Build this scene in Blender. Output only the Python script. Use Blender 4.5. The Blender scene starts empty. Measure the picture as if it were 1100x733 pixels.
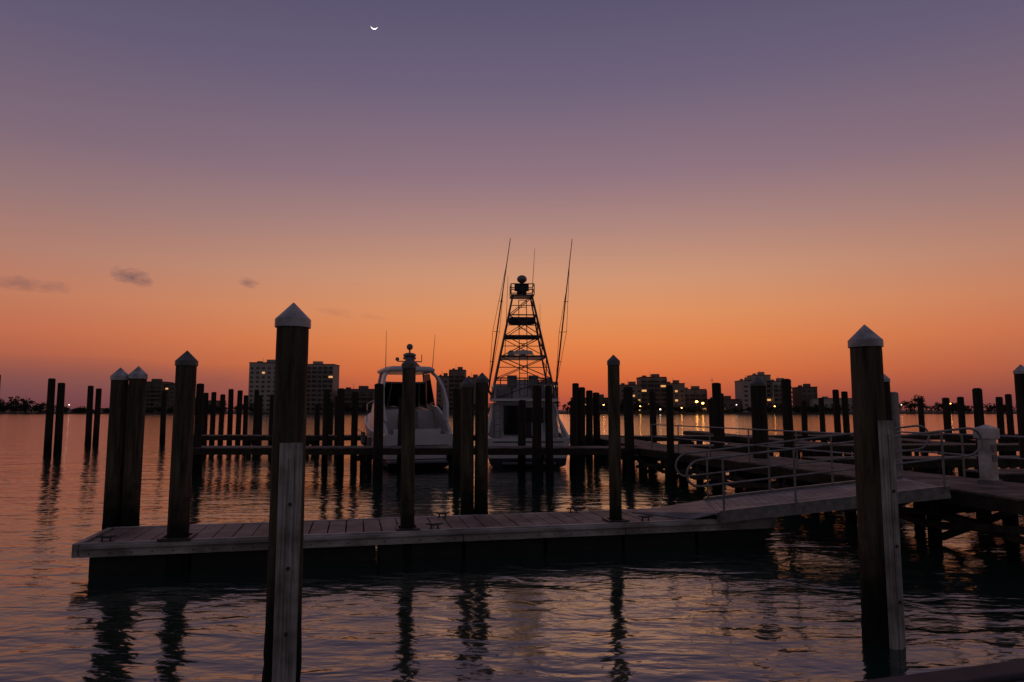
import bpy, math, random
from mathutils import Vector, Matrix
random.seed(7)
S=bpy.context.scene
def lin(c):
    return tuple(((v/255)/12.92 if v/255<=0.04045 else ((v/255+0.055)/1.055)**2.4) for v in c)+(1.0,)

# ---------------- materials ----------------
def newmat(name):
    m=bpy.data.materials.new(name); m.use_nodes=True
    return m,m.node_tree.nodes,m.node_tree.links,m.node_tree.nodes['Principled BSDF']
def mat_noise(name,c1,c2,scale=(1,1,1),ns=4,rough=.7,bump=0.3,bd=.01,metal=0,detail=6,spec=.4,stain=0):
    m,n,l,b=newmat(name)
    tc=n.new('ShaderNodeTexCoord'); mp=n.new('ShaderNodeMapping'); mp.inputs['Scale'].default_value=scale
    no=n.new('ShaderNodeTexNoise'); no.inputs['Scale'].default_value=ns; no.inputs['Detail'].default_value=detail
    no.inputs['Roughness'].default_value=.65
    cr=n.new('ShaderNodeValToRGB'); cr.color_ramp.elements[0].color=c1; cr.color_ramp.elements[1].color=c2
    cr.color_ramp.elements[0].position=.32; cr.color_ramp.elements[1].position=.68
    l.new(tc.outputs['Object'],mp.inputs['Vector']); l.new(mp.outputs[0],no.inputs['Vector'])
    l.new(no.outputs['Fac'],cr.inputs['Fac']); l.new(cr.outputs[0],b.inputs['Base Color'])
    if stain:
        s2=n.new('ShaderNodeTexNoise'); s2.inputs['Scale'].default_value=stain; s2.inputs['Detail'].default_value=5; l.new(tc.outputs['Object'],s2.inputs['Vector'])
        r2=n.new('ShaderNodeValToRGB'); r2.color_ramp.elements[0].color=(.35,.33,.3,1); r2.color_ramp.elements[1].color=(1,1,1,1)
        r2.color_ramp.elements[0].position=.36; r2.color_ramp.elements[1].position=.6; l.new(s2.outputs['Fac'],r2.inputs['Fac'])
        mx=n.new('ShaderNodeMix'); mx.data_type='RGBA'; mx.blend_type='MULTIPLY'; mx.inputs[0].default_value=.8
        l.new(cr.outputs[0],mx.inputs[6]); l.new(r2.outputs[0],mx.inputs[7]); l.new(mx.outputs[2],b.inputs['Base Color'])
    bp=n.new('ShaderNodeBump'); bp.inputs['Strength'].default_value=bump; bp.inputs['Distance'].default_value=bd
    l.new(no.outputs['Fac'],bp.inputs['Height']); l.new(bp.outputs[0],b.inputs['Normal'])
    b.inputs['Roughness'].default_value=rough; b.inputs['Metallic'].default_value=metal
    b.inputs['Specular IOR Level'].default_value=spec
    return m
def mat_emit(name,c,s):
    m,n,l,b=newmat(name)
    b.inputs['Base Color'].default_value=c; b.inputs['Emission Color'].default_value=c; b.inputs['Emission Strength'].default_value=s
    return m
def mat_pile(name,c1,c2,wet):
    m=mat_noise(name,c1,c2,(1,1,.09),11,.85,1,.03,spec=.2)
    n=m.node_tree.nodes; l=m.node_tree.links; b=n['Principled BSDF']
    tc=n.new('ShaderNodeTexCoord'); sp=n.new('ShaderNodeSeparateXYZ'); l.new(tc.outputs['Object'],sp.inputs[0])
    nz=n.new('ShaderNodeTexNoise'); nz.inputs['Scale'].default_value=5; l.new(tc.outputs['Object'],nz.inputs['Vector'])
    ad=n.new('ShaderNodeMath'); ad.operation='MULTIPLY_ADD'; l.new(nz.outputs['Fac'],ad.inputs[0]); ad.inputs[1].default_value=-.9; l.new(sp.outputs['Z'],ad.inputs[2])
    mr=n.new('ShaderNodeMapRange'); mr.inputs['From Min'].default_value=.1; mr.inputs['From Max'].default_value=.8
    l.new(ad.outputs[0],mr.inputs['Value'])
    mx=n.new('ShaderNodeMix'); mx.data_type='RGBA'; mx.inputs[6].default_value=wet
    src=b.inputs['Base Color'].links[0].from_socket
    l.new(src,mx.inputs[7]); l.new(mr.outputs[0],mx.inputs[0]); l.new(mx.outputs[2],b.inputs['Base Color'])
    return m
M={}
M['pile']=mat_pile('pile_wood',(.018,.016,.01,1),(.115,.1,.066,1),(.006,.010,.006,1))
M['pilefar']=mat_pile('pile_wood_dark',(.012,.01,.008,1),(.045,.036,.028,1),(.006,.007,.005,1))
M['pilewhite']=mat_noise('pile_sleeve_plastic',(.25,.25,.25,1),(.36,.36,.36,1),(1,1,.3),5,.5,.1,stain=2)
M['cap']=mat_noise('cap_plastic',(.34,.35,.38,1),(.52,.53,.56,1),(1,1,1),6,.5,.2,.004,stain=5)
M['capdark']=mat_noise('cap_dark',(.06,.06,.065,1),(.14,.14,.15,1),(1,1,1),6,.5,.2,.004)
M['board']=mat_noise('rub_board',(.17,.17,.16,1),(.52,.51,.49,1),(9,9,.35),4,.8,.8,.008,stain=3)
M['deck']=mat_noise('deck_board_wood',(.15,.118,.105,1),(.35,.285,.255,1),(1,1,1),3.2,.65,.4,.006,stain=1.1)
M['fascia']=mat_noise('fascia_vinyl',(.26,.25,.24,1),(.5,.48,.46,1),(.6,.6,3),3,.55,.3,.005,stain=1.6)
M['black']=mat_noise('float_black',(.006,.006,.006,1),(.014,.014,.014,1),(1,1,1),4,.6,.2)
M['iron']=mat_noise('galvanised_iron',(.035,.035,.035,1),(.08,.08,.08,1),(1,1,1),12,.5,.2,.003,.5)
M['alu']=mat_noise('aluminium',(.14,.14,.14,1),(.3,.3,.3,1),(1,1,1),8,.45,.1,.002,.5)
M['ramp']=mat_noise('ramp_grating',(.17,.16,.16,1),(.33,.31,.31,1),(1,1,1),3,.55,.3,.004,.1,stain=1.3)
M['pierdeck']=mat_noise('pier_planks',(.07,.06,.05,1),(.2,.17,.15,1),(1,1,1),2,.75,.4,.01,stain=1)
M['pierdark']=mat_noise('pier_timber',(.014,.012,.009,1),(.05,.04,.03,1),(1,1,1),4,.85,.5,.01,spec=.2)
M['gel']=mat_noise('gelcoat_white',(.48,.48,.5,1),(.6,.6,.62,1),(1,1,1),1.2,.3,.02)
M['gelgrey']=mat_noise('gelcoat_grey',(.12,.12,.13,1),(.18,.18,.2,1),(1,1,1),2,.35,.02)
M['hullshade']=mat_noise('hull_under_pier_shade',(.012,.014,.025,1),(.022,.024,.04,1),(1,1,1),2,.7,.1)  # dark lower hull; the gloom beneath the pier is put into its colour
M['glass']=mat_noise('tinted_glass',(.008,.008,.012,1),(.02,.02,.025,1),(1,1,1),1,.08,0)
M['darkmetal']=mat_noise('tower_tube',(.03,.03,.035,1),(.07,.07,.075,1),(1,1,1),5,.4,.05,.002,.3)
M['canvas']=mat_noise('canvas_dark',(.015,.016,.025,1),(.03,.03,.04,1),(1,1,1),5,.8,.2)
M['rope']=mat_noise('rope_fibre',(.1,.09,.08,1),(.22,.2,.17,1),(1,1,1),40,.9,.5)
M['concrete']=mat_noise('stucco_cream',(.19,.14,.115,1),(.26,.2,.165,1),(1,1,1),.15,.8,.1)
M['concrete2']=mat_noise('stucco_grey',(.10,.08,.072,1),(.15,.12,.105,1),(1,1,1),.15,.8,.1)
M['concrete3']=mat_noise('stucco_white',(.30,.26,.23,1),(.4,.35,.31,1),(1,1,1),.15,.8,.1)
M['roof']=mat_noise('roofing',(.06,.05,.05,1),(.1,.08,.08,1),(1,1,1),.3,.8,.1)
M['winglass']=mat_noise('building_glass',(.025,.02,.022,1),(.05,.04,.045,1),(1,1,1),.4,.35,0)
M['lit']=mat_emit('lit_window',(1,.48,.16,1),.8)
M['lamp']=mat_emit('lamp_glow',(1,.4,.07,1),18)
M['lampw']=mat_emit('lamp_glow_white',(1,.75,.5,1),6)
M['moon']=mat_emit('moon_surface',(1,.93,.8,1),2.2)
M['leaf']=mat_noise('distant_foliage',(.012,.018,.01,1),(.04,.05,.025,1),(1,1,1),.1,.9,0)
M['ground']=mat_noise('shore_ground',(.04,.035,.03,1),(.08,.07,.05,1),(1,1,1),.05,.9,.2)
M['wharf']=mat_noise('wharf_timber',(.015,.013,.016,1),(.05,.045,.05,1),(1,1,1),3,.7,.5,.01)
M['pedestal']=mat_noise('pedestal_plastic',(.5,.5,.5,1),(.6,.6,.6,1),(1,1,1),4,.4,.05,stain=2)

# ---------------- mesh builder ----------------
class MB:
    def __init__(s): s.v=[];s.f=[];s.m=[]
    def add(s,vs,fs,mat):
        o=len(s.v); s.v+=[tuple(x) for x in vs]; s.f+=[tuple(i+o for i in f) for f in fs]; s.m+=[mat]*len(fs)
    def box(s,c,sz,mat,rz=0):
        vs=[]
        for dz in(-1,1):
            for dx,dy in((-1,-1),(1,-1),(1,1),(-1,1)):
                x=dx*sz[0]/2;y=dy*sz[1]/2
                vs.append((c[0]+x*math.cos(rz)-y*math.sin(rz),c[1]+x*math.sin(rz)+y*math.cos(rz),c[2]+dz*sz[2]/2))
        s.add(vs,[(3,2,1,0),(4,5,6,7),(0,1,5,4),(1,2,6,5),(2,3,7,6),(3,0,4,7)],mat)
    def beam(s,p0,p1,w,h,mat):
        p0=Vector(p0);p1=Vector(p1);d=(p1-p0).normalized()
        up=Vector((0,0,1)) if abs(d.z)<.98 else Vector((0,1,0))
        a=d.cross(up).normalized()*w/2; b=a.cross(d).normalized()*h/2
        vs=[p0-a-b,p0+a-b,p0+a+b,p0-a+b,p1-a-b,p1+a-b,p1+a+b,p1-a+b]
        s.add(vs,[(0,1,2,3),(7,6,5,4),(0,4,5,1),(1,5,6,2),(2,6,7,3),(3,7,4,0)],mat)
    def prism(s,poly,z0,z1,mat):
        n=len(poly)
        vs=[(p[0],p[1],z0) for p in poly]+[(p[0],p[1],z1) for p in poly]
        s.add(vs,[tuple(range(n))[::-1],tuple(range(n,2*n))]+[(i,(i+1)%n,(i+1)%n+n,i+n) for i in range(n)],mat)
    def loft(s,rings,mat,caps=True):
        n=len(rings[0]); vs=[p for r in rings for p in r]; fs=[]
        for j in range(len(rings)-1):
            for i in range(n): fs.append((j*n+i,j*n+(i+1)%n,(j+1)*n+(i+1)%n,(j+1)*n+i))
        if caps: fs+= [tuple(range(n))[::-1],tuple((len(rings)-1)*n+i for i in range(n))]
        s.add(vs,fs,mat)
    def house(s,st,mat,k=5):
        rings=[]
        for y,hb,ht,zb,zt,r in st:
            half=[(hb,zb)]
            r=min(r,(zt-zb)*.8,ht*.8)
            for i in range(k+1):
                t=math.pi/2*i/k
                f=(zt-r-zb)/(zt-zb)
                half.append((ht-r+r*math.cos(t)+ (hb-ht)*(1-f)*(1-i/k),zt-r+r*math.sin(t)))
            half.append((0,zt+.05))
            rings.append([(x,y,z) for x,z in half]+[(-x,y,z) for x,z in half[-2::-1]])
        s.loft(rings,mat)
    def tube(s,p0,p1,r0,r1,mat,n=10):
        p0=Vector(p0);p1=Vector(p1);d=(p1-p0).normalized()
        up=Vector((0,0,1)) if abs(d.z)<.9 else Vector((1,0,0))
        a=d.cross(up).normalized();b=a.cross(d)
        vs=[p0+(a*math.cos(t)+b*math.sin(t))*r0 for t in [2*math.pi*i/n for i in range(n)]]
        vs+=[p1+(a*math.cos(t)+b*math.sin(t))*r1 for t in [2*math.pi*i/n for i in range(n)]]
        s.add(vs,[(i,(i+1)%n,(i+1)%n+n,i+n) for i in range(n)]+[tuple(range(n))[::-1],tuple(range(n,2*n))],mat)
    def path(s,pts,r,mat,n=8):
        for a,b in zip(pts[:-1],pts[1:]): s.tube(a,b,r,r,mat,n)
    def sphere(s,c,r,mat,n=12,sz=1):
        vs=[];fs=[];k=n//2
        for j in range(k+1):
            ph=math.pi*j/k
            for i in range(n):
                t=2*math.pi*i/n
                vs.append((c[0]+r*math.sin(ph)*math.cos(t),c[1]+r*math.sin(ph)*math.sin(t),c[2]+r*sz*math.cos(ph)))
        for j in range(k):
            for i in range(n):
                fs.append((j*n+i,j*n+(i+1)%n,(j+1)*n+(i+1)%n,(j+1)*n+i))
        s.add(vs,fs,mat)
    def obj(s,name,loc=(0,0,0),bevel=0):
        me=bpy.data.meshes.new(name)
        me.from_pydata([(x-loc[0],y-loc[1],z-loc[2]) for x,y,z in s.v],[],s.f)
        names=list(dict.fromkeys(s.m))
        for k in names: me.materials.append(M[k])
        me.polygons.foreach_set('material_index',[names.index(k) for k in s.m])
        me.update()
        o=bpy.data.objects.new(name,me); o.location=loc; S.collection.objects.link(o)
        if bevel:
            bm=o.modifiers.new('bevel','BEVEL'); bm.width=bevel; bm.segments=2; bm.limit_method='ANGLE'
        return o
def group(name,parts,loc=(0,0,0),rz=0,bevel={}):
    e=bpy.data.objects.new(name,None); e.location=loc; e.rotation_euler=(0,0,rz); S.collection.objects.link(e)
    for k,mb in parts.items():
        if mb.v:
            o=mb.obj(k,bevel=bevel.get(k,0)); o.parent=e
    return e

# ---------------- pilings ----------------
def piling(X,Y,zt,r,mat='pile',cap='capdark',board=None,lean=(0,0),name='dock_piling'):
    b=MB(); n=36 if Y<20 else 14; rows=60 if Y<20 else 8; ch=r*1.15 if cap else 0
    zb=-1.5; h=zt-ch; vs=[];fs=[]
    ph=[random.uniform(0,6.28) for _ in range(6)]
    for j in range(rows+1):
        z=zb+(h-zb)*j/rows
        for i in range(n):
            t=2*math.pi*i/n
            rr=r*(1.04-.06*(z/zt))*(1+.018*math.sin(2*t+ph[0]+z*.5)+.012*math.sin(3*t+ph[1]-z*1.3)+.008*math.sin(7*t+ph[2]+z*.3)+random.uniform(-.006,.006))
            if z<.55: rr+=random.uniform(-.004,.016)*min(1,(.55-z)*3)
            vs.append((rr*math.cos(t)+lean[0]*z,rr*math.sin(t)+lean[1]*z,z))
    for j in range(rows):
        for i in range(n):
            fs.append((j*n+i,j*n+(i+1)%n,(j+1)*n+(i+1)%n,(j+1)*n+i))
    fs.append(tuple(rows*n+i for i in range(n)))
    b.add(vs,fs,mat)
    lx,ly=lean[0]*h,lean[1]*h
    if cap:
        R=r*1.09
        b.tube((lx,ly,h-.07),(lx,ly,h+.012),R,R,cap,n)
        b.tube((lx,ly,h+.013),(lx,ly,zt),R*.99,.006,cap,n)
    else:
        b.tube((lx,ly,h),(lx,ly,h+.03),r*.9,r*.6,mat,n)
    if board:
        zt_b,w,ang=board
        dx,dy=math.cos(ang),math.sin(ang)
        c=(dx*(r+.035),dy*(r+.035))
        b.box((c[0],c[1],(zt_b-1.2)/2),(.07,w,zt_b+1.2),'board',ang)
        b.box((c[0]+dx*.042,c[1]+dy*.042,(zt_b-1.2)/2-.05),(.012,w*.25,zt_b+1.0),'board',ang)
        for z in (.5,1.1,1.7):
            if z<zt_b: b.tube((c[0]+dx*.03,c[1]+dy*.03,z),(c[0]+dx*.065,c[1]+dy*.065,z),.018,.018,'iron',8)
    o=b.obj(name); o.location=(X,Y,0)
    return o
A=math.radians
piling(-2.23,6.9,3.69,.162,cap='cap',board=(2.28,.21,A(-66)))
piling(4.15,7.98,3.60,.172,cap='cap',board=(2.48,.17,A(-66)))
P=[(-7.69,13.4,3.43,.155,'cap'),(-7.37,13.45,3.46,.155,'cap'),(-5.5,11.5,3.6,.165,'capdark'),
(-1.85,12.35,3.56,.122,'capdark'),(1.97,13.25,3.67,.115,'capdark'),(-1.03,16,3.37,.15,'capdark'),(-.72,16.1,3.48,.15,'capdark')]
for p in P: piling(p[0],p[1],p[2],p[3],cap=p[4],lean=(random.uniform(-.006,.006),0))
P=[(-1.9,24,3.33,.14,None),(-27.45,40.8,4.45,.2,None),(-27.05,41.1,4.2,.2,None),(-31.8,51.7,4.4,.2,None),(-31.35,51.9,4.2,.2,None),
(-33.9,45.1,4.9,.17,None),(-27.9,55,4.1,.2,None),(-13.1,27.9,3.75,.15,None),(-12.78,28,3.65,.15,None),
(-20.1,45,3.7,.16,None),(-19.6,45,3.75,.16,None),(-19.05,45,3.6,.16,None),(-20.5,50,4.1,.18,None),(-19.9,50,4.0,.18,None),(-18.6,48,3.6,.16,None),
(-16.8,45,3.9,.15,None),(-7.95,29.3,3.45,.13,None),(-7.3,29.4,3.5,.15,None),(-7.1,31,3.4,.15,None),(-5.04,26,3.57,.18,None),
(-4.75,29.3,3.1,.13,None),(.92,26,3.5,.17,None),(1.42,26.1,3.5,.14,None),(.41,29.4,3.0,.16,None),
(3.15,34,3.9,.17,None),(3.42,34,3.7,.17,None),(4.03,36,3.6,.18,None),(4.5,36.4,3.5,.18,None),(4.7,27.5,3.5,.19,None),
(5.55,24.2,3.45,.13,None),(7.8,26,3.6,.17,None),(7.84,21.7,3.7,.235,'capdark'),(9.66,24,3.66,.17,None),(17,40,3.1,.16,None),
(18,38,3.7,.17,None),(18.5,38,3.6,.17,None),(10.9,20,3.65,.14,'cap'),(11.7,17.2,3.12,.11,None),(14.1,18.9,3.86,.17,'cap'),
(22.2,35,3.2,.17,None),(24.9,38,3.3,.17,None),(27,38,3.3,.17,None),(9.1,30,3.3,.15,None),(12.4,34,3.5,.16,None),
(13.7,34,3.0,.16,None),(15.3,38,3.0,.16,None),(20.6,40,3.1,.16,None),(29,40,3.5,.17,None),(7.0,34,3.5,.16,None),
(-10.4,41,3.4,.16,None),(-11.6,41,2.9,.16,None),(-14.3,41,3.5,.16,None),(-3.1,41,3.5,.16,None),(2.6,29.4,3.0,.15,None),
(-15.9,45.4,3.4,.16,None),(-17.6,48,3.6,.16,None),(-13.2,50,3.2,.18,None),(-9.2,50,3.3,.18,None),(13.1,45,3.3,.18,None),(23.5,52,3.5,.2,None),(31,52,3.5,.2,None)]
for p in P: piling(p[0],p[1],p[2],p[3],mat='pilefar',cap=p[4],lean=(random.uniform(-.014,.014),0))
piling(11.24,20.2,3.1,.15,mat='pilewhite',cap=None)

# ---------------- floating dock ----------------
def dockXY(s,t):
    dx,dy=.975,.222
    return (-6.8+s*dx-t*dy, 10.98+s*dy+t*dx)
L=12.2;W=1.6
dk={k:MB() for k in('deck_boards','fascia','floats','frame','cleats','pile_guides','rope_coil')}
ang=math.atan2(.222,.975)
s=.09;bw=.285
while s+bw<L-.05:
    c=dockXY(s+bw/2,W/2)
    dk['deck_boards'].box((c[0],c[1],.485+random.uniform(-.004,.004)),(bw,W-.2,.035),'deck',ang+random.uniform(-.004,.004))
    s+=bw+.022
for t,w in((.045,.09),(W-.045,.09)):
    ss=0
    while ss<L-.01:
        se=min(ss+3.05,L)
        a=dockXY(ss+.006,t);b=dockXY(se-.006,t)
        dk['fascia'].beam((a[0],a[1],.40),(b[0],b[1],.40+random.uniform(-.004,.004)),w,.22,'fascia'); ss=se
for s_ in(-.05,L+.05):
    a=dockXY(s_,0);b=dockXY(s_,W)
    dk['fascia'].beam((a[0],a[1],.40),(b[0],b[1],.40),.09,.21,'fascia')
a=dockXY(.02,-.03);b=dockXY(L-.02,-.03)
dk['fascia'].beam((a[0],a[1],.455),(b[0],b[1],.455),.055,.06,'fascia')
s=.5
for i in range(40):
    a=dockXY(.15+i*.305,-.004); b=dockXY(.15+i*.305,-.018); dk['fascia'].tube((a[0],a[1],.35),(b[0],b[1],.35),.014,.014,'iron',6)
s=.12
while s<L-1.4:
    c=dockXY(s+.72,W/2+.02); dk['floats'].box((c[0],c[1],.06),(1.44,W-.22,.44),'black',ang); s+=1.51
for t in(.25,.8,1.35):
    a=dockXY(.1,t);b=dockXY(L-.1,t); dk['frame'].beam((a[0],a[1],.37),(b[0],b[1],.37),.06,.16,'pierdark')
def cleat(mb,s,t):
    c=dockXY(s,t); z=.503
    ux,uy=math.cos(ang),math.sin(ang)
    for k in(-.06,.06): mb.tube((c[0]+ux*k,c[1]+uy*k,z),(c[0]+ux*k,c[1]+uy*k,z+.07),.018,.014,'iron',8)
    mb.tube((c[0]-ux*.15,c[1]-uy*.15,z+.09),(c[0],c[1],z+.075),.012,.02,'iron',8)
    mb.tube((c[0],c[1],z+.075),(c[0]+ux*.15,c[1]+uy*.15,z+.09),.02,.012,'iron',8)
    mb.box((c[0],c[1],z+.006),(.2,.07,.012),'iron',ang)
for s_,t in((.35,.12),(3.15,.2),(3.15,1.45),(5.6,.15),(5.9,1.45),(8.6,1.45),(9.6,.12)): cleat(dk['cleats'],s_,t)
for X,Y,r in((-5.5,11.5,.165),(-1.85,12.35,.122),(1.97,13.25,.115)):
    for sx,sy,ax,ay in((0,r+.06,2*r+.17,.05),(0,-r-.06,2*r+.17,.05),(r+.06,0,.05,2*r+.07),(-r-.06,0,.05,2*r+.07)):
        ca,sa=math.cos(ang),math.sin(ang)
        dk['pile_guides'].box((X+sx*ca-sy*sa,Y+sx*sa+sy*ca,.52),(ax,ay,.045),'iron',ang)
group('floating_dock',dk,bevel={'fascia':.012,'deck_boards':.006})

# ---------------- gangway ----------------
gw={k:MB() for k in('deck','flap','girders','railings')}
N0=Vector((3.95,13.3,.64));N1=Vector((8.0,12.75,1.17));F0=Vector((4.22,15.2,.64));F1=Vector((8.27,14.65,1.17))
nn=26
HX=[(3,2,1,0),(4,5,6,7),(0,1,5,4),(1,2,6,5),(2,3,7,6),(3,0,4,7)]
for i in range(nn):
    a=N0.lerp(N1,i/nn);b=N0.lerp(N1,(i+.94)/nn);c=F0.lerp(F1,(i+.94)/nn);d=F0.lerp(F1,i/nn)
    vs=[a,b,c,d]; gw['deck'].add([v-Vector((0,0,.03)) for v in vs]+vs,HX,'ramp')
fl=[Vector((2.45,14.25,.525)),Vector((3.4,13.35,.525)),N0+Vector((-.02,0,.006)),F0+Vector((-.02,0,.006))]
gw['flap'].add([v-Vector((0,0,.02)) for v in fl]+fl,HX,'ramp')
for a,b,o in((N0,N1,-.045),(F0,F1,.045)):
    off=Vector((0,o,-.07)); gw['girders'].beam(a+off,b+off,.07,.2,'alu')
    off=Vector((0,o,.04)); gw['girders'].beam(a+off,b+off,.085,.03,'alu')
for i in range(9):
    a=N0.lerp(N1,i/8)-Vector((0,0,.1)); b=F0.lerp(F1,i/8)-Vector((0,0,.1)); gw['girders'].beam(a,b,.06,.1,'alu')
def rail(a,b,o):
    R=gw['railings']; up=Vector((0,0,1)); off=Vector((0,o,0)); d=(b-a).normalized()
    a=a+off;b=b+off
    for i in range(4):
        p=a.lerp(b,.02+.32*i); R.tube(p,p+up*1.05,.022,.022,'alu')
    R.tube(a+up*1.05-d*.35,b+up*1.05+d*.35,.022,.022,'alu')
    R.tube(a+up*.55-d*.35,b+up*.55+d*.35,.019,.019,'alu')
    for e,s_ in((a-d*.35,-1),(b+d*.35,1)):
        pts=[e+up*1.05]
        for k in range(1,9):
            t=math.pi*k/8; pts.append(e+up*(.80+.25*math.cos(t))+d*s_*.25*math.sin(t))
        R.path(pts,.022,'alu')
rail(N0,N1,-.06); rail(F0,F1,.06)
group('gangway',gw)

# ---------------- fixed piers ----------------
def pier(name,p0,p1,w,zt=1.1,bent=2.6,bracing=True,boardw=.19,extra=None):
    p0=Vector((p0[0],p0[1],0));p1=Vector((p1[0],p1[1],0));d=(p1-p0);Ln=d.length;d.normalize();a=Vector((-d.y,d.x,0))
    an=math.atan2(d.y,d.x)
    g={k:MB() for k in('deck_boards','stringers','bents','braces','railings')}
    s=0
    while s<Ln:
        c=p0+d*(s+boardw/2); g['deck_boards'].box((c.x,c.y,zt-.02+random.uniform(-.004,.004)),(boardw-.012,w+random.uniform(-.02,.02),.04),'pierdeck',an); s+=boardw
    for t in(-w/2+.05,0,w/2-.05):
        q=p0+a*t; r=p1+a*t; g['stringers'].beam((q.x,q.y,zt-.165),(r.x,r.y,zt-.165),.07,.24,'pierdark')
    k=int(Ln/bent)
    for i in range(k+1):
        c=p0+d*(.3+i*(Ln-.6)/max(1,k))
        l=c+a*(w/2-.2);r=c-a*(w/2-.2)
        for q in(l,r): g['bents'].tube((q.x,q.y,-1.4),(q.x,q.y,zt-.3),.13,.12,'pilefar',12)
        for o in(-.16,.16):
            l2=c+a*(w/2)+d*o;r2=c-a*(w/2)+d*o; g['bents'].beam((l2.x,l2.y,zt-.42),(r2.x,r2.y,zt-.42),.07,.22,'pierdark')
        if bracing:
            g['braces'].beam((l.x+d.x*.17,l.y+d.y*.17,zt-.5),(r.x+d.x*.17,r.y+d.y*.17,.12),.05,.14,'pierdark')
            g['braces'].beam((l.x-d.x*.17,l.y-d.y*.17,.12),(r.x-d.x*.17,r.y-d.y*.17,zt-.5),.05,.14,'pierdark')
            if i<k:
                c2=p0+d*(.3+(i+1)*(Ln-.6)/max(1,k))
                l3=c2+a*(w/2-.03); l4=c+a*(w/2-.03)
                g['braces'].beam((l4.x,l4.y,.35),(l3.x,l3.y,zt-.5),.05,.13,'pierdark')
                g['braces'].beam((l4.x+a.x*.055,l4.y+a.y*.055,zt-.5),(l3.x+a.x*.055,l3.y+a.y*.055,.35),.05,.13,'pierdark')
    if extra: extra(g,p0,p1,d,a)
    return group(name,g)
def mainrail(g,p0,p1,d,a):
    R=g['railings']; q=[p0+d*s_+a*1.12 for s_ in(9.2,11.4,13.6,15.8,18.0,20.2)]
    for p in q: R.tube((p.x,p.y,1.1),(p.x,p.y,2.05),.022,.022,'alu',8)
    for z in(2.05,1.6): R.path([(p.x,p.y,z) for p in q],.02,'alu')
    q=[p0+d*s_-a*1.12 for s_ in(6.6,8.6,10.6)]
    for p in q: R.tube((p.x,p.y,1.1),(p.x,p.y,2.05),.022,.022,'alu',8)
    for z in(2.05,1.6): R.path([(p.x,p.y,z) for p in q],.02,'alu')
pier('fixed_pier',(11.0,6.9),(6.05,28.2),2.3,extra=mainrail,bent=2.4)
pier('fixed_pier',(-13.4,28.4),(5.0,28.2),1.5,bracing=False,bent=3.2)
pier('fixed_pier',(-19.3,41.5),(5.6,40.5),1.5,bracing=False,bent=3.4)
pier('fixed_pier',(9.4,21.8),(21,22.6),1.2,bracing=False,bent=3)
pier('fixed_pier',(6.8,29.6),(27,31),1.4,bracing=False,bent=3)
pier('fixed_pier',(6.4,40),(42,44),1.6,bracing=False,bent=3.5)
pier('fixed_pier',(11.5,17.0),(22,18.2),1.2,bracing=True,bent=2.4)
pier('fixed_pier',(6.1,28.4),(5.0,42),1.6,bracing=False,bent=3)
pier('fixed_pier',(14,31),(13,50),1.2,bracing=False,bent=3)
pier('fixed_pier',(20,31),(21,50),1.2,bracing=False,bent=3)

pp={k:MB() for k in('body','hood','base','sockets')}
pp['base'].box((0,0,.04),(.32,.32,.08),'gelgrey')
pp['body'].box((0,0,.5),(.24,.24,.84),'pedestal')
pp['hood'].prism([(-.17,-.17),(.17,-.17),(.17,.17),(-.17,.17)],.92,1.12,'pedestal')
pp['hood'].add([(-.17,-.17,1.122),(.17,-.17,1.122),(.17,.17,1.122),(-.17,.17,1.122),(-.05,0,1.2),(.05,0,1.2)],[(0,1,5,4),(1,2,5),(2,3,4,5),(3,0,4)],'pedestal')
pp['sockets'].box((0,-.125,.72),(.15,.02,.14),'gelgrey'); pp['sockets'].box((0,-.125,.52),(.15,.02,.14),'gelgrey')
group('dock_power_pedestal',pp,(9.78,14.2,1.1),.5)

wf={k:MB() for k in('planks','edge_beam','face')}
def wxy(s,t): return (2.1+s*.962+t*.273, 4.2+s*.273-t*.962)
for i in range(40):
    a=wxy(-14,.28+i*.2);b=wxy(12,.28+i*.2); wf['planks'].beam((a[0],a[1],.96),(b[0],b[1],.96),.188,.05,'wharf')
a=wxy(-14,.06);b=wxy(12,.06); wf['edge_beam'].beam((a[0],a[1],.93),(b[0],b[1],.93),.2,.16,'wharf')
a=wxy(-14,.14);b=wxy(12,.14); wf['face'].beam((a[0],a[1],0),(b[0],b[1],0),.16,1.6,'wharf')
group('timber_wharf',wf,bevel={'edge_beam':.02})

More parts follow.
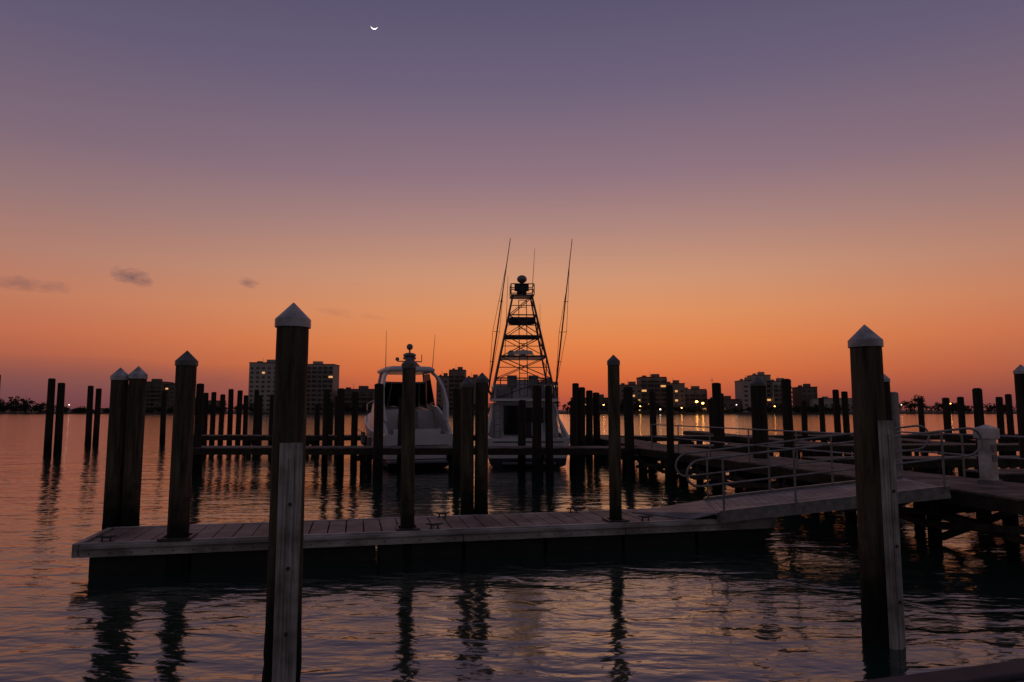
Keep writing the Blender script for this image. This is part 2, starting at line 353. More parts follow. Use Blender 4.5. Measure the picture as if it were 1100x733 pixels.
# ---------------- boats ----------------
def hull(mb,secs,mat,deckfrom,cockpit_z):
    rows=[]
    for y,hb,zs,hc,zc,k in secs:
        bz=max(.42,zc+.05); f=(bz-zc)/(zs-zc)
        rows.append([(0,y,k),(hc,y,zc),(hc+(hb-hc)*f*.9,y,bz),(hb*.6+hc*.4,y,max(bz+.05,zc+(zs-zc)*.5)),(hb*.85+hc*.15,y,zc+(zs-zc)*.78),(hb,y,zs-.1),(hb+.05,y,zs-.08),(hb+.04,y,zs),(hb,y,zs+.06)])
    for sg in (1,-1):
        n=9
        vs=[(x*sg,y,z) for r in rows for x,y,z in r]
        for m_,rg in (('hullshade',range(0,2)),(mat,range(2,n-1))):
            fs=[]
            for i in range(len(rows)-1):
                for j in rg:
                    q=(i*n+j,(i+1)*n+j,(i+1)*n+j+1,i*n+j+1); fs.append(q if sg<0 else q[::-1])
            mb.add(vs,fs,m_)
    r=rows[0]; lo=r[:3]; hi=r[2:]
    mb.add(lo+[(-x,y,z) for x,y,z in lo[:0:-1]],[tuple(range(2*len(lo)-1))],'hullshade')
    mb.add(hi+[(-x,y,z) for x,y,z in hi[::-1]],[tuple(range(2*len(hi)))],mat)
    for i in range(len(secs)-1):
        y0,h0,z0=secs[i][:3];y1,h1,z1=secs[i+1][:3]
        if y0>=deckfrom: mb.add([(-h0,y0,z0+.05),(h0,y0,z0+.05),(h1,y1,z1+.05),(-h1,y1,z1+.05)],[(0,1,2,3)],mat)
        else:
            for sg in(-1,1):
                mb.add([(sg*h0,y0,z0+.061),(sg*(h0-.25),y0+(.25 if i==0 else 0),z0+.061),(sg*(h1-.25),y1,z1+.061),(sg*h1,y1,z1+.061)],[(0,1,2,3)],mat)
                mb.add([(sg*(h0-.25),y0,z0+.06),(sg*(h0-.25),y0,cockpit_z),(sg*(h1-.25),y1,cockpit_z),(sg*(h1-.25),y1,z1+.06)],[(0,1,2,3)],mat)
            mb.add([(-h0+.2,y0+.2,cockpit_z),(h0-.2,y0+.2,cockpit_z),(h1-.2,y1,cockpit_z),(-h1+.2,y1,cockpit_z)],[(0,1,2,3)],mat)
    y0,h0,z0=secs[0][:3]
    mb.box((0,y0+.13,z0-.25),(2*h0-.12,.24,.62),mat)
# ---- sport fishing boat ----
sf={k:MB() for k in('hull','cabin','windows','flybridge','cockpit_fittings','tower','outriggers','antennas','radar')}
hull(sf['hull'],[(0,1.9,1.25,1.7,.1,-.5),(1.6,2.02,1.3,1.75,.1,-.5),(3.2,2.08,1.42,1.75,.12,-.5),(5,2.08,1.6,1.65,.2,-.5),(7,1.95,1.85,1.4,.3,-.5),(9,1.6,2.12,.95,.45,-.4),(10.6,1.1,2.35,.5,.6,-.2),(11.8,.5,2.5,.2,.9,.2),(12.6,.04,2.6,.02,1.4,1.1)],'gel',3.2,.6)
sf['hull'].beam((-1.6,-.01,1.15),(1.6,-.01,1.15),.015,.05,'canvas')
sf['hull'].box((0,-.3,.22),(2.4,.6,.06),'gelgrey')
sf['cabin'].house([(2.95,1.78,1.52,1.2,3.0,.18),(4.6,1.8,1.5,1.3,3.02,.2),(6.4,1.68,1.32,1.5,3.0,.25),(7.6,1.45,1.05,1.7,2.6,.3),(8.8,1.15,.8,1.9,2.25,.2),(9.8,.7,.4,2.1,2.3,.1)],'gel')
for sg in(-1,1):
    for (ya,yb,ca,cb) in((3.5,4.5,0,0),(4.6,5.5,0,.02),(5.6,6.6,.02,.06)):
        sf['windows'].add([(sg*(1.69-ca),ya,2.1),(sg*(1.69-cb),yb,2.15),(sg*(1.58-cb),yb-.08,2.75),(sg*(1.6-ca),ya+.05,2.78)],[(0,1,2,3)],'glass')
    sf['cabin'].loft([[(sg*1.98,.35,1.3),(sg*1.98,2.95,1.42),(sg*1.62,2.95,2.95),(sg*1.72,2.3,2.2)],[(sg*1.88,.35,1.3),(sg*1.88,2.95,1.42),(sg*1.52,2.95,2.95),(sg*1.62,2.3,2.2)]],'gel')
W_=sf['windows']
W_.box((-.62,2.9,2.1),(.75,.06,1.45),'glass'); W_.box((.5,2.9,2.35),(.95,.06,.75),'glass'); W_.box((1.2,2.9,2.35),(.3,.06,.7),'glass')
for x in(-1.04,-.2,.0,1.0): W_.box((x,2.87,2.2),(.05,.05,1.3),'alu')
W_.add([(-1.25,6.55,3.02),(1.25,6.55,3.02),(.95,7.5,2.66),(-.95,7.5,2.66)],[(0,1,2,3)],'glass')
F=sf['flybridge']
F.prism([(-1.62,2.3),(1.62,2.3),(1.66,4.5),(1.5,6.2),(1.1,6.9),(-1.1,6.9),(-1.5,6.2),(-1.66,4.5)],3.04,3.16,'gel')
F.loft([[(-1.45,3.4,3.16),(-1.5,5,3.16),(-1.3,6.2,3.16),(-.8,6.8,3.16),(.8,6.8,3.16),(1.3,6.2,3.16),(1.5,5,3.16),(1.45,3.4,3.16),(1.38,3.4,3.16),(1.4,5,3.16),(1.2,6.1,3.16),(-1.2,6.1,3.16),(-1.4,5,3.16),(-1.38,3.4,3.16)],
        [(-1.55,3.5,3.75),(-1.6,5,3.9),(-1.35,6.0,3.95),(-.8,6.5,3.95),(.8,6.5,3.95),(1.35,6.0,3.95),(1.6,5,3.9),(1.55,3.5,3.75),(1.48,3.5,3.75),(1.5,5,3.9),(1.28,5.9,3.95),(-1.28,5.9,3.95),(-1.5,5,3.9),(-1.48,3.5,3.75)]],'gel')
F.house([(4.8,.5,.45,3.16,4.15,.1),(5.6,.6,.5,3.16,4.0,.1)],'gel')
for x in(-.55,.55):
    F.tube((x,4.1,3.16),(x,4.1,3.7),.06,.06,'gelgrey'); F.box((x,4.1,3.78),(.5,.5,.16),'gelgrey'); F.box((x,3.84,4.1),(.5,.1,.55),'gelgrey')
F.path([(-1.5,3.4,3.8),(-1.5,2.4,3.85),(1.5,2.4,3.85),(1.5,3.4,3.8)],.025,'alu')
for x in(-1.5,-.75,.0,.75,1.5): F.tube((x,2.4,3.16),(x,2.4,3.85),.018,.018,'alu',6)
for i in range(7):
    x=-1.2+.4*i; F.tube((x,2.36,3.7),(x,2.22,4.15),.03,.03,'alu',6)
C=sf['cockpit_fittings']
C.tube((0,1.5,.6),(0,1.5,1.2),.07,.06,'alu'); C.box((0,1.5,1.28),(.6,.55,.14),'canvas'); C.box((0,1.78,1.65),(.58,.1,.75),'canvas')
for x in(-.36,.36): C.box((x,1.5,1.5),(.07,.5,.06),'canvas'); C.tube((x,1.3,1.5),(x*1.1,1.1,2.9),.016,.006,'darkmetal',6)
C.box((1.0,2.6,1.0),(.8,.6,.8),'gel'); C.path([(-1.2,2.7,.6),(-1.2,2.5,3.1)],.025,'alu'); C.path([(-1.5,2.7,.6),(-1.5,2.5,3.1)],.025,'alu')
for i in range(7): C.tube((-1.5,2.68-.02*i,.9+.33*i),(-1.2,2.68-.02*i,.9+.33*i),.02,.02,'alu',6)
T=sf['tower']
zs=[3.1,4.2,5.3,6.4,7.5,8.55]
def leg(sx,sy,z):
    t=(z-3.1)/(8.55-3.1); return Vector((sx*(1.62-t*(1.62-.5)),4.3+sy*(1.45-t*(1.45-.5)),z))
for sx in(-1,1):
    for sy in(-1,1): T.tube(leg(sx,sy,3.1),leg(sx,sy,8.55),.05,.042,'darkmetal',8)
    T.tube(leg(sx,-1,5.3)+Vector((0,.5,0)),Vector((sx*.5,4.1,8.55)),.03,.03,'darkmetal',6)
for i,z in enumerate(zs):
    if i==0: continue
    c=[leg(-1,-1,z),leg(1,-1,z),leg(1,1,z),leg(-1,1,z)]
    for a,b in zip(c,c[1:]+c[:1]): T.tube(a,b,.036,.036,'darkmetal',6)
for z in (4.75,5.85,6.95,8.0):
    T.tube(leg(-1,-1,z),leg(1,-1,z),.022,.022,'darkmetal',6)
for i in range(len(zs)-1):
    z0,z1=zs[i],zs[i+1]
    for a,b in(((-1,-1),(1,-1)),((-1,1),(1,1)),((-1,-1),(-1,1)),((1,-1),(1,1))):
        if i%2==0: T.tube(leg(*a,z0),leg(*b,z1),.026,.026,'darkmetal',6)
        else: T.tube(leg(*b,z0),leg(*a,z1),.026,.026,'darkmetal',6)
        if i in(1,2,3): T.tube(leg(*(b if i%2 else a),z1),leg(*(a if i%2 else b),z0),.022,.022,'darkmetal',6)
for sx in(-.2,.2): T.tube((sx,3.0,3.3),(sx,3.85,8.3),.024,.024,'darkmetal',6)
for i in range(14):
    t=i/13; T.tube((-.2,3.0+.85*t,3.3+5*t),(.2,3.0+.85*t,3.3+5*t),.018,.018,'darkmetal',6)
T.prism([(-1.0,3.3),(1.0,3.3),(1.1,3.8),(1.05,5.2),(.7,5.5),(-.7,5.5),(-1.05,5.2),(-1.1,3.8)],5.28,5.38,'gelgrey')
T.prism([(-.6,3.7),(.6,3.7),(.72,4.2),(.68,4.8),(.4,5.1),(-.4,5.1),(-.68,4.8),(-.72,4.2)],7.15,7.4,'canvas')
T.prism([(-.85,3.6),(.85,3.6),(.9,4.9),(-.9,4.9)],6.38,6.43,'canvas')
T.box((0,4.3,8.56),(1.2,1.15,.08),'darkmetal')
for z in (8.85,9.15):
    c=[(-.6,3.72,z),(.6,3.72,z),(.6,4.88,z),(-.6,4.88,z)]
    T.path(c+[c[0]],.027,'darkmetal',6)
for x,y in((-.6,3.72),(.6,3.72),(.6,4.88),(-.6,4.88),(0,3.72)): T.tube((x,y,8.56),(x,y,9.15),.027,.027,'darkmetal',6)
T.box((0,4.5,8.9),(.5,.35,.6),'canvas'); T.box((-.05,3.76,8.95),(.75,.04,.38),'canvas')
sf['radar'].sphere((0,4.3,9.5),.27,'gelgrey',14,.8); sf['radar'].tube((0,4.3,8.9),(0,4.3,9.35),.12,.1,'darkmetal')
sf['radar'].house([(3.2,.5,.45,5.42,5.6,.06),(3.55,.5,.45,5.42,5.6,.06)],'gel'); sf['radar'].tube((0,3.5,5.38),(0,3.5,5.45),.16,.14,'gel'); sf['radar'].sphere((-.55,4.6,5.55),.2,'gel',12)
O=sf['outriggers']
for b0,t0 in(((-1.75,4.3,3.6),(-.75,1.5,11.0)),((1.75,4.3,3.6),(2.3,1.5,11.0))):
    a=Vector(b0);b=Vector(t0); O.tube(a,a.lerp(b,.5),.045,.035,'darkmetal',8); O.tube(a.lerp(b,.5),b,.035,.016,'darkmetal',8)
    off=Vector((.22*(1 if b0[0]>0 else -1),-.15,0))
    mid=a.lerp(b,.4)+off; O.path([a,mid,a.lerp(b,.85)],.012,'darkmetal',5); O.path([a,a.lerp(b,.4)-off*.6,a.lerp(b,.7)],.012,'darkmetal',5)
    for k in(.2,.4,.6): O.tube(a.lerp(b,k)-off*.6*(1-abs(k-.4)*1.8),a.lerp(b,k)+off*(1-abs(k-.4)*1.6),.014,.014,'darkmetal',5)
    O.tube(a,(a.x*.85,4.3,3.2),.06,.06,'darkmetal',8)
sf['antennas'].tube((.55,4.6,8.6),(.7,4.4,11.2),.02,.01,'gelgrey',6); sf['antennas'].tube((-.9,4.4,5.3),(-.75,4.0,9.6),.02,.01,'gelgrey',6)
sf['antennas'].tube((1.0,4.6,5.3),(.95,4.3,8.2),.018,.008,'gelgrey',6)
group('sport_fishing_boat',sf,(.75,31.4,0),A(3))
# ---- cabin cruiser ----
cc={k:MB() for k in('hull','superstructure','windshield','hardtop','radar_dome','rails','antennas','swim_platform','fenders')}
hull(cc['hull'],[(0,1.55,1.45,1.42,.1,-.4),(1.4,1.68,1.55,1.45,.1,-.4),(3,1.75,1.72,1.45,.15,-.4),(5,1.68,1.98,1.25,.25,-.4),(6.8,1.35,2.25,.8,.45,-.3),(8.0,.85,2.45,.4,.7,-.1),(8.9,.35,2.58,.12,1.0,.3),(9.5,.04,2.66,.02,1.5,1.2)],'gel',2.6,.8)
cc['swim_platform'].prism([(-1.45,-.9),(-1.2,-1.05),(1.2,-1.05),(1.45,-.9),(1.5,-.01),(-1.5,-.01)],.3,.38,'gelgrey')
cc['superstructure'].house([(3.0,1.5,1.35,1.65,2.6,.2),(4.6,1.42,1.2,1.8,2.75,.25),(6.2,1.05,.8,2.1,2.75,.25),(7.4,.6,.4,2.35,2.65,.12)],'gel')
for sg in(-1,1):
    cc['superstructure'].loft([[(sg*1.52,.1,1.45),(sg*1.7,1.6,1.58),(sg*1.72,3.6,1.8),(sg*1.42,4.2,2.95),(sg*1.5,2.4,2.75),(sg*1.55,1.1,2.25),(sg*1.54,.3,1.75)],
      [(sg*1.4,.1,1.45),(sg*1.56,1.6,1.58),(sg*1.58,3.6,1.8),(sg*1.3,4.2,2.95),(sg*1.38,2.4,2.75),(sg*1.43,1.1,2.25),(sg*1.42,.3,1.75)]],'gel')
    q=[(1.50,.9,2.1),(1.58,1.15,2.9),(1.52,1.5,3.6),(1.36,1.95,4.15),(1.1,2.4,4.5)]
    wd=[.75,.6,.5,.5,.6]
    cc['hardtop'].loft([[(sg*x,y-w/2,z),(sg*x,y+w/2,z+.05),(sg*(x-.12),y+w/2,z+.05),(sg*(x-.12),y-w/2,z)] for (x,y,z),w in zip(q,wd)],'gel')
    cc['hardtop'].beam((sg*1.33,4.4,2.9),(sg*1.08,4.0,4.5),.06,.09,'gel')
    cc['windshield'].add([(sg*1.4,2.7,2.8),(sg*1.32,4.3,2.95),(sg*1.08,3.95,4.4),(sg*1.15,2.9,4.4)],[(0,1,2,3)],'glass')
    cc['windshield'].add([(sg*1.46,3.4,2.05),(sg*1.34,5.2,2.2),(sg*1.22,5.0,2.6),(sg*1.40,3.5,2.6)],[(0,1,2,3)],'glass')
    for y_,z_ in ((.8,1.0),(2.6,1.1),(4.6,1.3)):
        cc['fenders'].tube((sg*1.82,y_,z_-.35),(sg*1.82,y_,z_+.2),.11,.11,'gelgrey'); cc['fenders'].tube((sg*1.78,y_,z_+.2),(sg*1.68,y_,z_+.7),.012,.012,'iron',5)
    q=[(sg*1.6,4.8,2.6),(sg*1.3,6.8,2.9),(sg*.82,8,3.1),(sg*.3,9,3.2),(0,9.4,3.22)]
    cc['rails'].path(q,.02,'alu',6)
    for p,z in zip(q,(1.98,2.28,2.48,2.6,2.66)): cc['rails'].tube(p,(p[0],p[1],z),.015,.015,'alu',6)
ws=[(-1.32,4.3),(-1.1,4.9),(-.5,5.25),(.5,5.25),(1.1,4.9),(1.32,4.3)]
for (xa,ya),(xb,yb) in zip(ws[:-1],ws[1:]):
    p=[(xa,ya,2.8),(xb,yb,2.8),(xb*.84,yb-.75,4.0),(xa*.84,ya-.75,4.0)]
    cc['windshield'].add(p,[(0,1,2,3)],'glass')
    cc['windshield'].beam(p[0],p[3],.05,.05,'gel'); cc['windshield'].beam(p[2],p[3],.06,.08,'gel')
hp=[(-1.1,1.7),(-.6,1.5),(.6,1.5),(1.1,1.7),(1.27,2.4),(1.24,4.2),(.95,4.75),(.4,4.95),(-.4,4.95),(-.95,4.75),(-1.24,4.2),(-1.27,2.4)]
cc['hardtop'].loft([[(x*.93,y*.97+.1,4.42) for x,y in hp],[(x,y,4.48) for x,y in hp],[(x,y,4.56) for x,y in hp],[(x*.85,(y-3.2)*.9+3.2,4.68) for x,y in hp]],'gel')
cc['superstructure'].house([(2.5,.5,.45,.8,2.5,.1),(3.1,.5,.45,.8,2.5,.1)],'gelgrey'); cc['superstructure'].house([(1.5,.28,.25,1.2,2.6,.1),(2.0,.28,.25,1.2,2.5,.1)],'gelgrey')
cc['superstructure'].box((0,.75,1.35),(2.2,.5,.75),'gel'); cc['superstructure'].box((-.7,2.9,1.9),(.8,.5,1.2),'gel')
R=cc['radar_dome']
R.loft([[(-.5,2.0,4.66),(.5,2.0,4.66),(.45,2.6,4.66),(-.45,2.6,4.66)],[(-.16,2.2,5.05),(.16,2.2,5.05),(.14,2.5,5.05),(-.14,2.5,5.05)]],'gelgrey')
R.tube((0,2.35,5.05),(0,2.35,5.15),.3,.32,'gelgrey',18); R.sphere((0,2.35,5.25),.32,'gelgrey',18,.42); R.tube((0,2.35,5.35),(0,2.35,5.55),.04,.04,'gelgrey'); R.sphere((0,2.35,5.66),.16,'gelgrey',14)
R.beam((-.6,2.35,4.95),(.6,2.35,4.95),.05,.05,'gelgrey'); R.sphere((-.6,2.35,5.05),.1,'gelgrey',10); R.tube((.6,2.35,4.95),(.6,2.35,5.3),.02,.02,'gelgrey',6)
cc['antennas'].tube((-1.15,2.4,4.5),(-1.2,2.1,6.4),.02,.008,'gelgrey',6);cc['antennas'].tube((1.15,2.4,4.5),(1.2,2.1,6.3),.02,.008,'gelgrey',6)
cc['hull'].beam((-1.3,-.012,1.02),(1.3,-.012,1.02),.015,.03,'canvas')
group('cabin_cruiser',cc,(-4.15,31.0,0),A(21))
# mooring lines
def line(a,b,sag):
    m=MB(); a=Vector(a);b=Vector(b); pts=[]
    for i in range(13):
        t=i/12; p=a.lerp(b,t); p.z-=sag*4*t*(1-t); pts.append(p)
    m.path(pts,.014,'rope',6); m.obj('mooring_line')
line((-5.55,31.6,1.5),(-7.15,30.9,1.9),.25); line((-2.75,31.7,1.5),(-1.95,28.9,1.15),.15)
line((-1.1,31.6,1.3),(-1.3,28.9,1.15),.1); line((2.6,31.7,1.3),(2.65,29.5,2.0),.2)

# ---------------- far shore ----------------
g=MB(); pts=[(-4500,700),(-900,640),(-420,520),(-330,462),(-60,452),(200,455),(300,470),(520,520),(1200,560),(5000,700)]
vs=[(x,y,.9) for x,y in pts]+[(x*2.2,9000,.9) for x,y in pts]+[(x,y,-1) for x,y in pts]
n=len(pts)
g.add(vs,[(i,i+1,i+1+n,i+n) for i in range(n-1)]+[(i+2*n,i+1+2*n,i+1,i) for i in range(n-1)],'ground')
g.obj('far_shore_ground')
def building(name,blocks,wall='concrete',lit=.04,fl=3.2,y=475):
    p={k:MB() for k in('walls','windows','balconies','roof','lit_windows')}
    for (x0,x1,h,dy,style) in blocks:
        y0=y+dy; cx=(x0+x1)/2;w=x1-x0; dep=16
        p['walls'].box((cx,y0+dep/2,h/2+.4),(w,dep,h+.8),wall)
        p['roof'].box((cx,y0+dep/2,h+1.0),(w+.5,dep+.5,.5),'roof')
        p['roof'].box((cx+w*.15,y0+dep/2,h+2.3),(min(6,w*.3),5,2.4),wall)
        p['roof'].box((cx-w*.28,y0+dep/2,h+1.8),(min(3,w*.15),3,1.4),wall)
        p['roof'].tube((cx-w*.1,y0+4,h+1),(cx-w*.1,y0+4,h+5),.12,.08,'iron',5)
        nf=max(1,int((h-1)/fl)); nc=max(2,int(w/3.6)); cw=w/nc
        for f in range(nf):
            z=1.2+fl*(f+.5)
            for c in range(nc):
                xx=x0+cw*(c+.5)
                k='lit_windows' if random.random()<lit else 'windows'
                p[k].box((xx,y0-.02,z),(cw*(.5 if style!=1 else .82)*random.uniform(.85,1),.12,fl*(.4 if style!=1 else .66)),'lit' if k=='lit_windows' else 'winglass')
            if style==1:
                p['balconies'].box((cx,y0-.8,z-fl*.42),(w-.3,1.6,.28),wall)
                p['balconies'].box((cx,y0-1.58,z-fl*.42+.6),(w-.3,.06,.9),'concrete2')
        if style==1:
            for c in range(0,nc+1,2): p['balconies'].box((x0+cw*c*(.999)+.01,y0-.78,h/2+.5),(.3,1.56,h-.6),wall)
    return group(name,p)
building('condominium_building',[(-306,-290,19,2,0),(-289.9,-266,23,0,1),(-265.9,-250,21,3,0)],'concrete2',y=520,lit=.02)
building('condominium_tower',[(-183,-163,34.5,0,0),(-162.9,-125,33.5,3,1)],'concrete3',y=475,lit=.01)
building('waterfront_building',[(-121,-96,16,0,1)],'concrete2')
building('waterfront_building',[(-52.5,-44,25,0,0),(-43.9,-33,29.5,2,1),(-32.9,-22,24,0,0)],'concrete')
building('waterfront_building',[(-3,14,17,0,0),(14.1,32,21,2,1)],'concrete2')
building('hotel_building',[(75,90,19,0,0),(90.1,108,24.5,3,1),(108.1,120,20,0,0),(120.1,136,16,4,1)],'concrete',lit=.16)
building('waterfront_building',[(42,72,10,0,0)],'concrete2',lit=.1)
building('condominium_tower',[(160,170,22,0,0),(170.1,181,26,3,1),(181.1,194,21.5,0,1)],'concrete3',lit=.04)
building('waterfront_building',[(201,212,17.5,0,0)],'concrete2')
building('waterfront_building',[(206,263,9.5,-8,0)],'concrete3',lit=.06,y=478)
building('waterfront_building',[(-95,-56,9,0,0)],'concrete2',lit=.05)
building('waterfront_building',[(137,158,9,0,0)],'concrete2',lit=.1)
building('waterfront_building',[(-248,-205,8,0,0)],'concrete2',lit=.03)
def shore_y(x):
    for (xa,ya),(xb,yb) in zip(pts[:-1],pts[1:]):
        if xa<=x<=xb: return ya+(yb-ya)*(x-xa)/(xb-xa)
    return 700
t=MB()
for i in range(460):
    x=random.uniform(-560,640)
    if -185<x<-120 and random.random()<.4: continue
    y=shore_y(x)+random.uniform(4,14)
    outer = x<-320 or x>265
    H=random.uniform(4,8)*(1.4 if outer else 1.0)*(1.3 if random.random()<.15 else 1)*(1+.25*math.sin(x*.03)+.15*math.sin(x*.011+2))
    Wd=random.uniform(3,6)*(1.3 if outer else 1)
    t.tube((x,y,.5),(x+random.uniform(-.5,.5),y,H*.7),.3,.15,'pierdark',5)
    for _ in range(5): 
        t.tube((x,y,H*.4),(x+random.uniform(-Wd*.5,Wd*.5),y+random.uniform(-1,1),H*random.uniform(.6,.9)),.12,.05,'pierdark',4)
    lobes=[(random.uniform(-.6,.6)*Wd,random.uniform(-1.5,1.5),random.uniform(.35,.85)*H,random.uniform(.25,.45)*Wd) for _ in range(5)]
    for _ in range(110):
        lx,ly,lz,lr=random.choice(lobes)
        v=Vector((random.gauss(0,1),random.gauss(0,1),random.gauss(0,1))).normalized()*lr*random.uniform(.5,1.1)
        c=Vector((x+lx+v.x,y+ly+v.y,max(.8,lz+v.z*.6)))
        u=Vector((random.gauss(0,1),random.gauss(0,1),random.gauss(0,1))).normalized(); w=u.orthogonal().normalized()
        s_=random.uniform(.35,.8); w2=u.cross(w)
        t.add([c+w*s_,c+w2*s_*.7,c-w*s_,c-w2*s_*.7],[(0,1,2,3)],'leaf')
t.obj('distant_trees')
def street_lamp(x,y,h,m='lamp',r=.42):
    p={'pole':MB(),'lamp_head':MB()}
    p['pole'].tube((0,0,0),(0,0,h),.14,.08,'iron',8); p['pole'].tube((0,0,h),(.0,-1,h+.3),.07,.06,'iron',6)
    p['lamp_head'].sphere((0,-1,h+.1),r,m,8,.7)
    group('street_lamp',p,(x,y,.9))
for x,h,m,r in((121,7,'lamp',.9),(125,6,'lamp',.8),(97,2,'lampw',.55),(60,5,'lamp',.4),(147,5,'lampw',.35),(-110,5,'lampw',.3),(-250,5,'lampw',.35),(172,4,'lamp',.4),(225,4,'lampw',.35),(255,5,'lampw',.3),(300,6,'lamp',.35),(20,5,'lamp',.35),(-290,5,'lampw',.35),(84,4,'lamp',.4),(134,3,'lamp',.4),(111,3,'lamp',.4)):
    street_lamp(x,450 if x<280 else 470,h,m,r)
fp=MB(); fp.tube((0,0,0),(0,0,24),.3,.12,'iron',8); fp.box((0,0,22),(3,.3,.2),'iron'); o=fp.obj('radio_mast'); o.location=(137,468,.9)

# ---------------- water ----------------
wm=bpy.data.materials.new('water'); wm.use_nodes=True; n=wm.node_tree.nodes; l=wm.node_tree.links; n.clear()
out=n.new('ShaderNodeOutputMaterial'); mix=n.new('ShaderNodeMixShader')
df=n.new('ShaderNodeBsdfDiffuse'); df.inputs['Color'].default_value=(.008,.026,.02,1)
gl=n.new('ShaderNodeBsdfGlossy'); gl.inputs['Roughness'].default_value=.085; gl.inputs['Color'].default_value=(1,.97,.95,1)
fr=n.new('ShaderNodeFresnel'); fr.inputs['IOR'].default_value=2.35
geo=n.new('ShaderNodeNewGeometry')
def wn(sx,sy,sc,det,rot=0):
    mp=n.new('ShaderNodeMapping'); mp.inputs['Scale'].default_value=(sx,sy,1); mp.inputs['Rotation'].default_value=(0,0,rot)
    l.new(geo.outputs['Position'],mp.inputs['Vector'])
    no=n.new('ShaderNodeTexNoise'); no.inputs['Scale'].default_value=sc; no.inputs['Detail'].default_value=det; no.inputs['Roughness'].default_value=.45
    no.inputs['Distortion'].default_value=.6
    l.new(mp.outputs[0],no.inputs['Vector']); return no.outputs['Fac']
a1=wn(.7,1.5,1.5,2,.2); a2=wn(.45,1.0,.45,2,-.3); a3=wn(.9,2.0,5,2,.1)
m1=n.new('ShaderNodeMath'); m1.operation='MULTIPLY_ADD'; l.new(a2,m1.inputs[0]); m1.inputs[1].default_value=1.3; l.new(a1,m1.inputs[2])
m2=n.new('ShaderNodeMath'); m2.operation='MULTIPLY_ADD'; l.new(a3,m2.inputs[0]); m2.inputs[1].default_value=.17; l.new(m1.outputs[0],m2.inputs[2])
bp=n.new('ShaderNodeBump'); bp.inputs['Strength'].default_value=1; bp.inputs['Distance'].default_value=.034
l.new(m2.outputs[0],bp.inputs['Height'])
for q in(df,gl,fr): l.new(bp.outputs[0],q.inputs['Normal'])
l.new(fr.outputs[0],mix.inputs[0]); l.new(df.outputs[0],mix.inputs[1]); l.new(gl.outputs[0],mix.inputs[2]); l.new(mix.outputs[0],out.inputs['Surface'])
M['water']=wm
w=MB(); w.add([(-9000,-300,0),(9000,-300,0),(9000,9000,0),(-9000,9000,0)],[(0,1,2,3)],'water'); w.obj('water')

# ---------------- moon ----------------
d=Vector((-.2019,.9486,.560)).normalized(); c=Vector((0,0,2.6))+d*6000
rt=d.cross(Vector((0,0,1))).normalized(); up=rt.cross(d).normalized(); R=27
mb=MB(); vs=[];N=24
for i in range(N+1):
    th=math.pi+math.pi*i/N
    x=R*math.cos(th); yo=R*math.sin(th); yi=yo*.68
    vs.append(c+rt*x+up*yo); vs.append(c+rt*x+up*yi)
mb.add(vs,[(2*i,2*i+2,2*i+3,2*i+1) for i in range(N)],'moon')
mb.obj('crescent_moon',tuple(c))

# ---------------- sky ----------------
W_=bpy.data.worlds.new('World'); S.world=W_; W_.use_nodes=True; n=W_.node_tree.nodes; l=W_.node_tree.links; n.clear()
out=n.new('ShaderNodeOutputWorld'); bg=n.new('ShaderNodeBackground'); l.new(bg.outputs[0],out.inputs[0])
tc=n.new('ShaderNodeTexCoord'); sp=n.new('ShaderNodeSeparateXYZ'); l.new(tc.outputs['Generated'],sp.inputs[0])
def math_(op,a,b=None,c=None,clamp=False):
    m=n.new('ShaderNodeMath'); m.operation=op; m.use_clamp=clamp
    for i,v in enumerate((a,b,c)):
        if v is None: continue
        if isinstance(v,(int,float)): m.inputs[i].default_value=v
        else: l.new(v,m.inputs[i])
    return m.outputs[0]
elev=math_('ARCSINE',sp.outputs['Z']); azi=math_('ARCTAN2',sp.outputs['X'],sp.outputs['Y'])
ef=math_('DIVIDE',elev,math.pi/2,clamp=True)
def ramp(stops):
    r=n.new('ShaderNodeValToRGB'); e=r.color_ramp.elements
    for i,(dg,c) in enumerate(stops):
        p=dg/90
        el=e[i] if i<2 else e.new(p)
        el.position=p; el.color=lin(c)
    l.new(ef,r.inputs[0]); return r.outputs[0]
rc=ramp([(0,(150,74,66)),(1.2,(180,84,62)),(3,(209,103,60)),(5.5,(222,126,70)),(8,(219,140,90)),(11,(203,145,112)),(15,(173,131,121)),(19,(143,114,124)),(26,(108,95,119)),(33,(86,80,108)),(50,(74,69,95)),(90,(66,62,86))])
rs=ramp([(0,(98,62,70)),(1.2,(118,68,70)),(3,(158,84,70)),(5.5,(188,103,76)),(8,(188,118,91)),(11,(172,121,106)),(15,(146,114,115)),(19,(124,102,117)),(26,(98,88,113)),(33,(81,76,103)),(50,(74,69,95)),(90,(66,62,86))])
rb=ramp([(0,(70,62,66)),(10,(92,82,86)),(25,(104,96,102)),(45,(98,92,102)),(60,(86,80,96)),(90,(66,62,86))])
da=math_('ABSOLUTE',math_('SUBTRACT',azi,.08))
fs=n.new('ShaderNodeMapRange'); fs.interpolation_type='SMOOTHSTEP'; fs.inputs['From Min'].default_value=.08; fs.inputs['From Max'].default_value=.85; l.new(da,fs.inputs['Value'])
fb=n.new('ShaderNodeMapRange'); fb.interpolation_type='SMOOTHSTEP'; fb.inputs['From Min'].default_value=.9; fb.inputs['From Max'].default_value=2.0; l.new(da,fb.inputs['Value'])
def mixc(f,a,b):
    m=n.new('ShaderNodeMix'); m.data_type='RGBA'
    if isinstance(f,(int,float)): m.inputs[0].default_value=f
    else: l.new(f,m.inputs[0])
    for s_,v in((6,a),(7,b)):
        if isinstance(v,tuple): m.inputs[s_].default_value=v
        else: l.new(v,m.inputs[s_])
    return m.outputs[2]
col=mixc(fs.outputs[0],rc,rs); col=mixc(fb.outputs[0],col,rb)
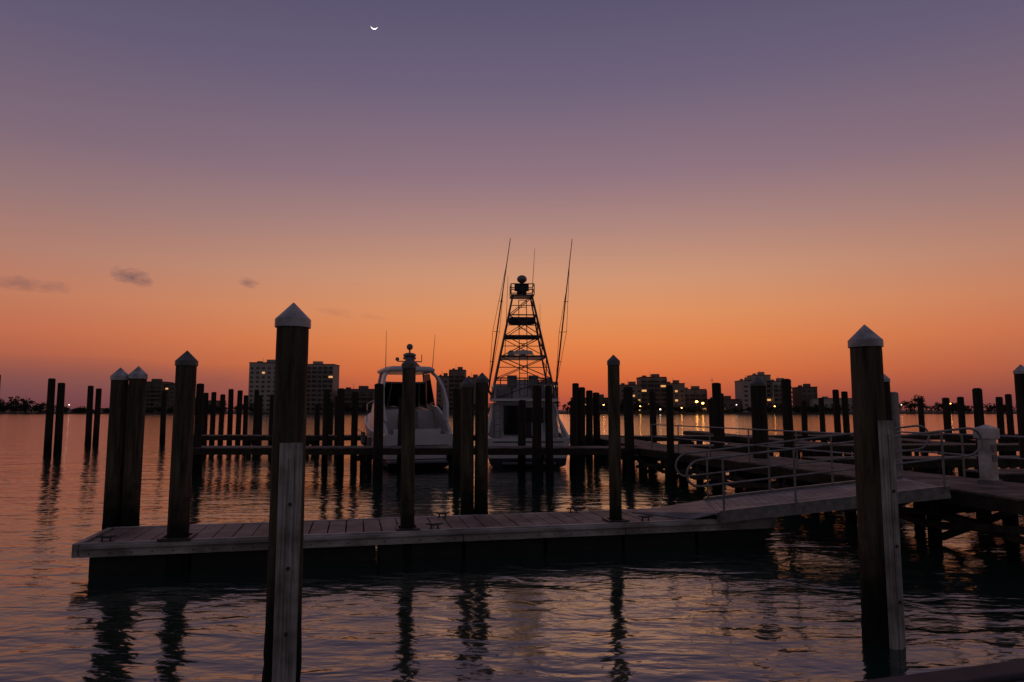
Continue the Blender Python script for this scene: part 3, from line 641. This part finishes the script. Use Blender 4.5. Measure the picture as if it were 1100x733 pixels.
cv=n.new('ShaderNodeCombineXYZ'); l.new(azi,cv.inputs[0]); l.new(math_('MULTIPLY',elev,2.6),cv.inputs[1])
cn=n.new('ShaderNodeTexNoise'); cn.inputs['Scale'].default_value=55; cn.inputs['Detail'].default_value=6; cn.inputs['Roughness'].default_value=.6; l.new(cv.outputs[0],cn.inputs['Vector'])
cn2=n.new('ShaderNodeTexNoise'); cn2.inputs['Scale'].default_value=9; cn2.inputs['Detail'].default_value=5; l.new(cv.outputs[0],cn2.inputs['Vector'])
tot=None
for a0,e0,wa,we,st in((-.515,.170,.022,.010,.85),(-.50,.166,.012,.006,.6),(-.636,.150,.034,.008,.5),(-.60,.149,.022,.007,.4),(-.373,.174,.013,.007,.5),(-.256,.138,.03,.006,.2),(-.205,.133,.02,.004,.15)):
    x=math_('DIVIDE',math_('SUBTRACT',azi,a0),wa); y=math_('DIVIDE',math_('SUBTRACT',math_('MULTIPLY_ADD',azi,.12 if a0>-.55 else 0,elev),e0+(.12*a0 if a0>-.55 else 0)),we)
    r=math_('ADD',math_('MULTIPLY',x,x),math_('MULTIPLY',y,y))
    m_=math_('SUBTRACT',1.25,math_('ADD',math_('MULTIPLY',r,.5),math_('MULTIPLY',math_('SUBTRACT',cn.outputs['Fac'],.2),2.0)),clamp=True)
    m_=math_('MULTIPLY',m_,st)
    tot=m_ if tot is None else math_('MAXIMUM',tot,m_)
x=math_('DIVIDE',math_('SUBTRACT',azi,-.62),.42); y=math_('DIVIDE',math_('SUBTRACT',elev,.035),.032)
r=math_('ADD',math_('MULTIPLY',x,x),math_('MULTIPLY',y,y))
hb=math_('MULTIPLY',math_('SUBTRACT',math_('MULTIPLY_ADD',cn2.outputs['Fac'],.9,.55),r,clamp=True),.4)
tot=math_('MAXIMUM',tot,hb)
col=mixc(tot,col,lin((92,72,84)))
ns=n.new('ShaderNodeTexSky'); ns.sky_type='NISHITA'; ns.sun_disc=False; ns.sun_elevation=math.radians(-1); ns.sun_rotation=math.radians(4.6)
ad=n.new('ShaderNodeMix'); ad.data_type='RGBA'; ad.blend_type='ADD'; ad.inputs[0].default_value=.02
l.new(col,ad.inputs[6]); l.new(ns.outputs[0],ad.inputs[7])
l.new(ad.outputs[2],bg.inputs['Color']); bg.inputs['Strength'].default_value=1.0

sd=bpy.data.lights.new('sun','SUN'); sd.energy=.05; sd.angle=math.radians(30); sd.color=(1,.6,.35); sd.specular_factor=0.0
so=bpy.data.objects.new('sun',sd); S.collection.objects.link(so)
dirv=Vector((-math.sin(.08),-math.cos(.08),-.06)); so.rotation_euler=dirv.to_track_quat('-Z','Y').to_euler()

cam=bpy.data.cameras.new('camera'); co=bpy.data.objects.new('camera',cam); S.collection.objects.link(co)
co.location=(0,0,2.6); co.rotation_euler=(math.radians(90+5.77),0,0); cam.lens=24; cam.sensor_width=36; cam.clip_end=30000; cam.clip_start=.05
S.camera=co
S.view_settings.view_transform='Standard'; S.view_settings.look='None'; S.view_settings.exposure=0; S.view_settings.gamma=1
